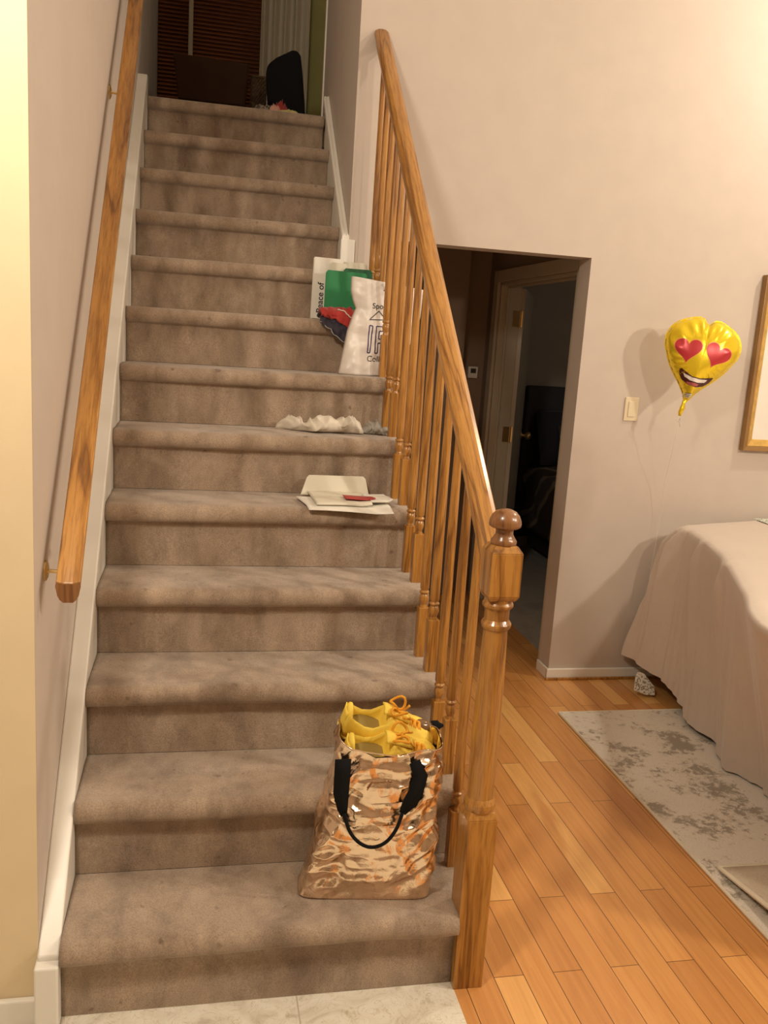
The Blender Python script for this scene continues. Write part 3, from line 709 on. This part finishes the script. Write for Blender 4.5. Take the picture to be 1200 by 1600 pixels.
# handle: wide webbing at both sides, rolled in the middle of the loop
def webbing(pts, w, name, lab=None):
    b = MB(); n = len(pts); vs_ = []; fs = []
    for i, p in enumerate(pts):
        d = (pts[min(i+1, n-1)]-pts[max(i-1, 0)]).normalized(); sd = d.cross(Vector((0, -1, 0))).normalized()
        ww = w[i]/2; vs_ += [p-sd*ww, p+sd*ww]
    for i in range(n-1): fs.append((2*i, 2*i+1, 2*i+3, 2*i+2))
    b.add(vs_, fs); o = b.build(name, 'black', tb, smooth=True, solid=.003)
    if lab: o['label'] = lab
    return o
def hp(x, z, off=.010): return BR @ Vector((x, -.080-off+.010*z, z*TH))
webbing([hp(-.071, .955), hp(-.071, .85), hp(-.0715, .74), hp(-.066, .64), hp(-.062, .60)], [.037, .037, .036, .024, .014], 'handle')
webbing([hp(.092, .95), hp(.108, .86), hp(.100, .76), hp(.085, .68), hp(.072, .62)], [.026, .034, .036, .032, .016], 'handle')
KP = [hp(-.062, .615, .012), hp(-.048, .52, .022), hp(-.025, .45, .024), hp(.004, .42, .024), hp(.035, .45, .024), hp(.058, .53, .022), hp(.072, .625, .012)]
def spline(P, n=6):
    o_ = []
    for i in range(len(P)-1):
        p0, p1, p2, p3 = P[max(i-1, 0)], P[i], P[i+1], P[min(i+2, len(P)-1)]
        for k in range(n):
            f_ = k/n; o_.append(.5*((2*p1)+(-p0+p2)*f_+(2*p0-5*p1+4*p2-p3)*f_*f_+(-p0+3*p1-3*p2+p3)*f_**3))
    return o_+[P[-1]]
b = MB(); b.tube(spline(KP), .0042)
b.build('handle_loop', 'black', tb, smooth=True)
b = MB(); b.tube([BR @ Vector((.055+.03*cos(q), .070, TH-.015+.030*sin(q))) for q in [pi*k/10 for k in range(11)]], .004); b.build('back_handle', 'black', tb, smooth=True)
b = MB(); b.tube([hp(-.012, .755, .004), hp(.0, .805, .004), hp(.045, .81, .004)], .0014, 6); b.build('stitching', 'oakcap', tb)['label'] = 'dark stitched pocket line'
b = MB(); b.tube([tote(i/260, .9995) for i in range(0, 261, 2)], .0018, 6); b.build('rim_seam', 'rosegold', tb, smooth=True)

# sneakers
MAT['ylw'] = plain('yellow_knit', (.90, .66, .09), .7, var=.08, bmp=.4, bscale=260); MAT['ysole'] = plain('yellow_rubber', (.88, .70, .16), .5)
MAT['orange'] = plain('orange_lace', (.80, .36, .02), .7, bmp=.3, bscale=400); MAT['lin'] = plain('olive_lining', (.30, .22, .06), .85)
def sneaker(TT, label, seed):
    t = thing('sneaker', label, 'shoe', tuple(TT.translation), 'yellow sneakers in the tote bag')
    L_ = .27; TT = TT @ Matrix.Diagonal((.86, .82, .9, 1))
    def wid(s): return .033+.014*sin(min(1, s*1.1)*pi*.75)+.006*s if s < .8 else (.0495)*sqrt(max(0, 1-((s-.8)/.205)**2))+.001
    def topz(s):
        pts_ = [(0, .092), (.04, .103), (.09, .088), (.2, .068), (.3, .068), (.38, .088), (.44, .101), (.5, .096), (.62, .078), (.75, .060), (.9, .046), (1, .022)]
        return interp(pts_, s)
    hw0 = lambda s: wid(s)
    def upper(u, v):
        s = u; q = v*pi            # v from one side of the sole over the top to the other
        w = hw0(s) if s > .03 else .022+s*.5
        hz = topz(s); c, sn = cos(q), sin(q)
        opn = .0
        z = .018+(hz-.018)*sn**.62
        y = w*(abs(c)**.75)*(1 if c > 0 else -1)
        if .05 < s < .44:           # foot opening: fold the middle down into the shoe
            k_ = max(0, (sn-.72)/.28)**.7; g = min(1, (s-.05)/.03, (.44-s)/.04); z -= g*k_*.062
        return TT @ Vector((s*L_, y, z))
    b = MB(); b.grid(upper, 60, 40); b.grid(lambda u, v: TT @ Vector((.001-.004*sin(pi*v), (v-.5)*2*.022, .018+u*.074)), 6, 8)
    b.build('upper', 'ylw', t, smooth=True, solid=.003)
    b = MB()
    def sole(u, v):
        s = u; w = (hw0(max(s, .03)) if s > .03 else .026)+.004; q = 2*pi*v
        return TT @ Vector((s*(L_+.008)-.004, w*cos(q)*(1 if abs(cos(q)) > 0 else 1), .010+.012*sin(q)))
    b.grid(sole, 40, 16); b.build('sole', 'ysole', t, smooth=True)
    b = MB(); b.grid(lambda u, v: TT @ Vector(((.06+.36*u)*L_, (v-.5)*2*.027, .040+.004*sin(u*5))), 12, 8); b.build('lining', 'lin', t, smooth=True, solid=.002)
    b = MB(); b.grid(lambda u, v: TT @ Vector(((.37+.30*u)*L_, (v-.5)*2*(.022-.004*u), interp([(0, .112), (.15, .112), (1, .082)], u)+.003-.010*(2*v-1)**2)), 12, 8); b.build('tongue', 'ylw', t, smooth=True, solid=.005)
    b = MB()
    for i in range(7):
        s = .45+.055*i; s2 = s+.045; z = topz(s)+.002
        for a, c in ((s, s2), (s2, s)):
            b.tube([TT @ Vector((a*L_, -.030, topz(a)-.012)), TT @ Vector(((a+c)/2*L_, 0, topz((a+c)/2)+.010)), TT @ Vector((c*L_, .030, topz(c)-.012))], .0036, 6)
    for sg in (-1, 1):
        c0 = Vector((.52*L_, 0, .102)); pts_ = [c0+Vector((.018*sin(q)*1.2, sg*(.004+.018*(1-cos(q))/2*1.6), .004+.016*sin(q*.5)+.008*sin(q*2+seed))) for q in [2*pi*i/14 for i in range(15)]]
        b.tube([TT @ p for p in pts_], .0034, 6)
        b.tube([TT @ (c0+Vector((.01*i, sg*.008*i*.8, .002+.012*sin(i*.8+seed)))) for i in range(5)], .003, 6)
    b.build('laces', 'orange', t, smooth=True)
    return t
def shoe_T(x, y, z, yaw, pitch, roll=0): return Matrix.Translation((x, y, z)) @ Matrix.Rotation(yaw, 4, 'Z') @ Matrix.Rotation(pitch, 4, 'Y') @ Matrix.Rotation(roll, 4, 'X')
sneaker(shoe_T(.614, .130, .518, radians(1), radians(3), radians(30)), 'yellow sneaker with orange laces in the tote, nearer the front', 1)
sneaker(shoe_T(.612, .188, .566, radians(0), radians(8), radians(26)), 'yellow sneaker with orange laces in the tote, behind the other', 3)
bt = thing('water_bottle', 'small clear bottle with black cap lying beside the sneakers in the tote', 'bottle', (.81, .17, .54))
TB = Matrix.Translation((.775, .180, .572)) @ Matrix.Rotation(radians(88), 4, 'Y')
MAT['glassy'] = plain('brown_glass', (.18, .10, .05), .08, var=.1)
b = MB(); b.lathe(0, 0, [(.017, 0), (.019, .004), (.019, .045), (.014, .056), (.009, .062), (.009, .068)], 20, TB); b.build('bottle_body', 'glassy', bt, smooth=True)
b = MB(); b.lathe(0, 0, [(.012, .066), (.0135, .068), (.0135, .082), (.008, .086), (.003, .096)], 20, TB); b.build('cap', 'black', bt, smooth=True)

# ------------------------------------------------------------------ wall things on the dining wall
sw = thing('light_switch', 'cream rocker light switch on the wall left of the balloon', 'light switch', (2.14, WY, 1.265))
MAT['ivory'] = plain('ivory_plastic', (.74, .64, .46), .35, var=.01)
b = MB(); b.box(2.108, 2.174, WY-.007, WY, 1.212, 1.317); b.build('plate', 'ivory', sw, bevel=.003)
b = MB(); b.box(2.124, 2.158, WY-.011, WY-.006, 1.231, 1.298); b.build('rocker', 'ivory', sw, bevel=.002)
pf = thing('framed_picture', 'gold and brown framed picture hanging at the right edge', 'picture', (3.05, WY, 1.1))
MAT['gold'] = plain('gold_leaf', (.72, .47, .14), .35, .6, var=.12, vscale=40); MAT['browngold'] = plain('brown_gilt', (.30, .17, .06), .4, .3, var=.1)
fx0, fx1, fz0, fz1 = 2.70, 3.48, 1.105, 1.885
def frame(inset, w, y0, y1, mat, name):
    b = MB(); a, c, d, e = fx0+inset, fx1-inset, fz0+inset, fz1-inset
    o_ = [(a, d), (c, d), (c, e), (a, e)]; i_ = [(a+w, d+w), (c-w, d+w), (c-w, e-w), (a+w, e-w)]
    vs_ = [Vector((x, WY-y0, z)) for x, z in o_]+[Vector((x, WY-y1, z)) for x, z in i_]+[Vector((x, WY-.001, z)) for x, z in o_]+[Vector((x, WY-.001, z)) for x, z in i_]
    fs = []
    for i in range(4):
        j = (i+1) % 4; fs += [(i, j, 4+j, 4+i), (8+i, 8+j, j, i), (4+i, 4+j, 12+j, 12+i), (8+j, 8+i, 12+i, 12+j)]
    b.add(vs_, fs); return b.build(name, mat, pf, bevel=.002)
frame(0, .022, .036, .030, 'browngold', 'outer_moulding'); frame(.022, .030, .030, .014, 'gold', 'inner_moulding')
b = MB(); b.box(fx0+.05, fx1-.05, WY-.012, WY-.002, fz0+.05, fz1-.05); b.build('mat_board', 'paper', pf)
MAT['sketch'] = rug_mat('faded_print', (.74, .66, .56), (.70, .60, .50), (.62, .52, .42), .45, .6)
b = MB(); b.box(fx0+.13, fx1-.13, WY-.014, WY-.012, fz0+.13, fz1-.13); b.build('print', 'sketch', pf)

# ------------------------------------------------------------------ balloon
bo = thing('foil_balloon', 'yellow heart-shaped foil balloon with heart eyes and a grin', 'balloon', (2.27, 1.62, 1.26))
BCN = Vector((2.286, 1.615, 1.498))
n_ = Vector((-.36, -.93, .02)).normalized(); rt = n_.cross(Vector((0, 0, -1))).normalized()
rt = Vector((0, 0, 1)).cross(-n_).normalized()*-1 if False else Vector((-n_.y, n_.x, 0)).normalized()
up_ = n_.cross(rt)*-1
if up_.z < 0: up_ = -up_
ra = radians(-10)
e1 = rt*cos(ra)+up_*sin(ra); e2 = -rt*sin(ra)+up_*cos(ra)
def hout(th):             # heart outline radius at polar angle (0 = up), from a lookup
    return HR[int(((th % (2*pi))/(2*pi))*720) % 720]
raw = []
for i in range(2000):
    t_ = 2*pi*i/2000; x = 16*sin(t_)**3; y = 13*cos(t_)-5*cos(2*t_)-2*cos(3*t_)-cos(4*t_)
    y += 4.6*exp(-(x/6.0)**2)*(1 if y > 0 else 0)
    yy = (y+2.0)/17; raw.append((x/16*.150, yy*(.178 if yy > 0 else .218))); raw[-1] = (raw[-1][0]*(1.0 if yy > 0 else 1.0+.10*min(1, -yy*3)), raw[-1][1])
HR = [None]*720
for x, y in raw:
    a = atan2(x, y) % (2*pi); i = int(a/(2*pi)*720) % 720; r = sqrt(x*x+y*y)
    HR[i] = max(HR[i] or 0, r)
for i in range(720):
    if HR[i] is None:
        j = i
        while HR[j % 720] is None: j += 1
        HR[i] = HR[j % 720]
for _ in range(2): HR = [sum(HR[(i+k) % 720] for k in range(-6, 7))/13 for i in range(720)]
def bdepth(x, y):
    th = atan2(x, y); r = min(1, sqrt(x*x+y*y)/hout(th))
    puck = .006*sin(th*19+2*sin(th*3))*1.5*max(0, (r-.55)/.45)*(1-r)*3
    return .072*(1-r**2.4)**.62+puck
def bpt(x, y, s=1, off=0): return BCN+e1*x+e2*y+n_*(s*(bdepth(x, y)+off))
def bgrid(s):
    def f(u, v):
        th = 2*pi*u; r = v; R_ = hout(th)*(1-.012*(sin(th*23) > .2)*(1 if v > .97 else 0)); x, y = sin(th)*R_*r, cos(th)*R_*r
        return bpt(x, y, s)
    return f
b = MB(); b.grid(bgrid(1), 240, 40, wrap=True); b.grid(bgrid(-1), 240, 40, wrap=True)
b.grid(lambda u, v: BCN+e1*sin(2*pi*u)*hout(2*pi*u)*(1+.035*v)+e2*cos(2*pi*u)*hout(2*pi*u)*(1+.035*v), 240, 1, wrap=True)
env = b.build('envelope', 'balloon', bo, smooth=True)
tip = bpt(0, -hout(pi), 0)
b = MB(); b.tube([tip+e2*.02, tip-e2*.012-e1*.004, tip-e2*.03-e1*.002, tip-e2*.05-e1*.006, tip-e2*.066-e1*.004], [.012, .007, .011, .009, .006], 10); b.build('tail', 'balloon', bo, smooth=True)
def decal(poly, cx, cy, rot, mat, name, off=.0012, scale=1, lab=None):
    cen = (sum(p[0] for p in poly)/len(poly), sum(p[1] for p in poly)/len(poly)); R_ = 9; n = len(poly); vs_ = []; fs = []
    for k in range(R_+1):
        for (x, y) in poly:
            f_ = k/R_; X = (cen[0]+(x-cen[0])*f_)*scale; Y = (cen[1]+(y-cen[1])*f_)*scale
            X, Y = X*cos(rot)-Y*sin(rot)+cx, X*sin(rot)+Y*cos(rot)+cy; vs_.append(bpt(X, Y, 1, off))
    for k in range(R_):
        for i in range(n):
            j = (i+1) % n; fs.append((k*n+i, k*n+j, (k+1)*n+j, (k+1)*n+i))
    b = MB(); b.add(vs_, fs); o = link(name, b.v, b.f, mat, bo, True)
    if lab: o['label'] = lab
    return o
heart = []
for i in range(60):
    t_ = 2*pi*i/60; heart.append((16*sin(t_)**3/17, (13*cos(t_)-5*cos(2*t_)-2*cos(3*t_)-cos(4*t_)+2.5)/17))
MAT['heartred'] = plain('heart_red', (.55, .04, .05), .3, .2); MAT['orangeline'] = plain('orange_outline', (.85, .40, .12), .35, .2)
MAT['mouth'] = plain('mouth_maroon', (.07, .008, .008), .35); MAT['teeth'] = plain('teeth_white', (.85, .80, .76), .3); MAT['tongue'] = plain('tongue_pink', (.42, .10, .10), .4)
for (cx, cy, rt_) in ((-.060, .022, .12), (.056, .026, -.22)):
    decal(heart, cx, cy, rt_, 'orangeline', 'eye_outline', .0012, .060); decal(heart, cx, cy, rt_, 'heartred', 'heart_eye', .0022, .056, 'red heart eye')
mo = [(-.070, .006), (-.045, -.012), (-.015, -.020), (.02, -.021), (.05, -.016), (.074, -.006), (.066, -.030), (.045, -.050), (.015, -.060), (-.018, -.056), (-.045, -.042), (-.062, -.022)]
def dense(p):
    o_ = []
    for i in range(len(p)):
        a, c = p[i], p[(i+1) % len(p)]
        for k in range(4): o_.append((a[0]+(c[0]-a[0])*k/4, a[1]+(c[1]-a[1])*k/4))
    return o_
decal(dense(mo), 0, -.052, 0, 'mouth', 'mouth', .0014)
decal(dense([(-.050, -.014), (-.018, -.024), (.02, -.025), (.052, -.020), (.044, -.034), (.015, -.040), (-.015, -.038), (-.040, -.028)]), 0, -.052, 0, 'teeth', 'teeth', .0024)
decal(dense([(-.028, -.046), (0, -.043), (.022, -.045), (.020, -.055), (-.005, -.058), (-.022, -.053)]), 0, -.052, 0, 'tongue', 'tongue', .0024)
decal(dense([(-.018, -.012), (.018, -.012), (.018, .010), (-.018, .010)]), -.004, -.150, .1, 'cream', 'printed_label', .0014, .9)
for q in range(3): decal(dense([(-.013, -.003), (.012, -.003), (.012, -.0005), (-.013, -.0005)]), -.004, -.154+.007*q, .1, 'ink', 'printed_line', .0022, .9)
# ribbon and knot
knot = tip-e2*.066
b = MB(); b.tube([knot, knot+Vector((-.012, 0, -.006)), knot+Vector((-.018, 0, -.02)), knot+Vector((-.006, 0, -.024)), knot+Vector((0, 0, -.008)), knot+Vector((.003, 0, -.045))], .0016, 6)
b.tube([knot, (2.270, 1.70, 1.10), (2.305, 1.79, .95), (2.325, 1.825, .80), (2.31, 1.83, .45), (2.29, 1.79, .22), (2.262, 1.66, .135)], .0010, 6)
b.build('string', 'paper', bo, smooth=True)
bw = MB(); MAT['speckw'] = speck('speckled_white_card', (.30, .26, .2), (.78, .74, .66))
TW = Matrix.Translation((2.252, 1.625, .012)) @ Matrix.Rotation(radians(-18), 4, 'X') @ Matrix.Rotation(radians(-12), 4, 'Y')
bw.prism([(-.052, .035), (.0, .002), (.040, -.008), (.048, .028), (.012, .098), (-.012, .110), (-.028, .098)], -.004, .004, TW)
tag(bw.build('balloon_weight', 'speckw', None, bevel=.002), 'speckled white tag on the balloon string by the floor', 'balloon weight')

# ------------------------------------------------------------------ table, cloth and rugs
b = MB(); b.box(1.775, 4.6, -1.6, 1.478, .0, .009)
rg = thing('area_rug', 'large mottled grey and cream rug under the covered table', 'rug', (1.775, 1.478, 0))
b.build('pile', 'rug', rg); b = MB(); b.tube([(1.775, -1.6, .006), (1.775, 1.478, .006), (4.6, 1.478, .006)], .006, 6); b.build('binding', 'binding', rg)
r2 = thing('small_rug', 'paler rug lying on the large one with a curled corner', 'rug', (1.82, .34, .012))
def r2f(u, v):
    x = 1.813+2.2*u; y = .342-1.6*v
    lift = .045*max(0, 1-u*9)**2*min(1, v*5)*1.0
    return Vector((x-.02*min(1, v*3)*(1-u)*0+.0, y, .018+lift+.002*nz(x*5, y*5, 0)))
b = MB(); b.grid(r2f, 60, 40); b.build('pile', 'rug2', r2, smooth=True, solid=.008)
b = MB(); b.tube([r2f(1-i/30, 0) for i in range(31)]+[r2f(0, i/30) for i in range(1, 31)], .007, 6); b.build('binding', 'binding', r2)

TZ = .786
top = [(2.95, 1.850), (2.70, 1.80), (2.45, 1.72), (2.345, 1.665), (2.325, 1.60), (2.31, 1.50), (2.27, 1.35), (2.18, 1.10), (2.05, .82), (1.95, .62), (1.80, .32), (1.85, .0), (2.1, -.2), (2.6, -.3), (3.4, -.3), (3.9, 0), (4.1, .6), (3.9, 1.3), (3.5, 1.75)]
hem = [(2.95, 1.853, .1), (2.60, 1.853, .10), (2.34, 1.850, .12), (2.235, 1.80, .135), (2.235, 1.70, .135), (2.275, 1.56, .10), (2.275, 1.36, .045), (2.26, 1.16, .03), (2.235, .98, .02), (2.225, .82, .015), (2.21, .6, .015), (2.15, .05, .015), (2.12, -.3, .015), (2.6, -.42, .015), (3.45, -.42, .015), (4.0, -.05, .015), (4.2, .6, .015), (4.0, 1.35, .015), (3.5, 1.84, .02)]
def closed_interp(P, t):
    n = len(P); i = int(t*n) % n; f_ = t*n-int(t*n)
    p0, p1, p2, p3 = [Vector(P[(i+k) % n]+((0,) if len(P[0]) == 2 else ())) for k in (-1, 0, 1, 2)]
    return .5*((2*p1)+(-p0+p2)*f_+(2*p0-5*p1+4*p2-p3)*f_*f_+(-p0+3*p1-3*p2+p3)*f_**3)
tt = thing('dining_table', 'long dining table hidden under a taupe cloth at the right', 'table', (3.0, .8, 0))
cen = Vector((2.95, .75, 0))
b = MB(); n = 80
vs_ = []
for z in (TZ-.035, TZ-.006):
    for i in range(n): p = closed_interp(top, i/n); p = cen+(p-cen)*.93; vs_.append(Vector((p.x, p.y, z)))
b.add(vs_, [(i, (i+1) % n, n+(i+1) % n, n+i) for i in range(n)]+[tuple(range(n, 2*n)), tuple(range(n-1, -1, -1))]); b.build('tabletop', 'brown', tt)
for x, y in ((2.55, 1.45), (3.5, 1.45), (2.35, .4), (3.6, .4)):
    b = MB(); b.lathe(x, y, [(.03, .009), (.035, .06), (.025, .10), (.04, .4), (.035, TZ-.035)], 16); b.build('leg', 'brown', tt, smooth=True)
tl = MB(); tl.box(2.31, 2.37, 1.52, 1.62, .010, .12)
NU, NV = 420, 46
def clothf(u, v):
    p = closed_interp(top, u); q = closed_interp(hem, u)
    if v < .25:                                   # top surface out to the edge
        f_ = v/.25; P = cen.lerp(Vector((p.x, p.y, 0)), f_**.6 if f_ > 0 else 0); P.z = TZ+.0015*nz(P.x*6, P.y*6, 0); return P
    w = (v-.25)/.75
    z = TZ+(q.z-TZ)*w
    e = w**.75
    P = Vector((p.x, p.y, 0)).lerp(Vector((q.x, q.y, 0)), e); P.z = z
    out = (Vector((p.x, p.y, 0))-cen).normalized(); edge = (1-exp(-w*14))
    per = u*150
    fold = (.016*sin(per*.30+1.8*sin(per*.11))+.014*nz(u*38, w*.8, 2)*2+.006*nz(u*110, w*1.2, 5)*2)*min(1, w*1.6)*(.35+.9*w)
    fold += .012*edge*(1-w)
    for u0, am, fd in ((.122, .030, .55), (.150, -.020, .5), (.178, .026, .8), (.205, .030, .7), (.232, -.016, .6), (.30, .018, .9), (.38, .02, .9)):
        fold += 1.9*am*exp(-((u-u0-.012*w)/(.006+.010*w))**2)*min(1, w*7)*max(0, 1-w/fd*.8)
    P += out*fold*(1 if P.y < 1.78 else .2)
    if P.y > WY-.012: P.y = WY-.012
    P.z += .006*nz(per*.3, 0, 0)*w
    return P
b = MB(); b.grid(clothf, NU, NV, wrap=True)
tag(b.build('tablecloth', 'tablecloth', None, smooth=True), 'taupe cloth draped over the table and reaching the rug', 'tablecloth')
MAT['dots'] = speck('dotted_green_white', (.10, .16, .10), (.78, .82, .74))
b = MB(); b.box(2.80, 3.08, 1.60, 1.83, TZ+.003, TZ+.006, None); tag(b.build('placemat', 'dots', None, bevel=.001), 'white placemat with dark dots on the covered table', 'placemat')
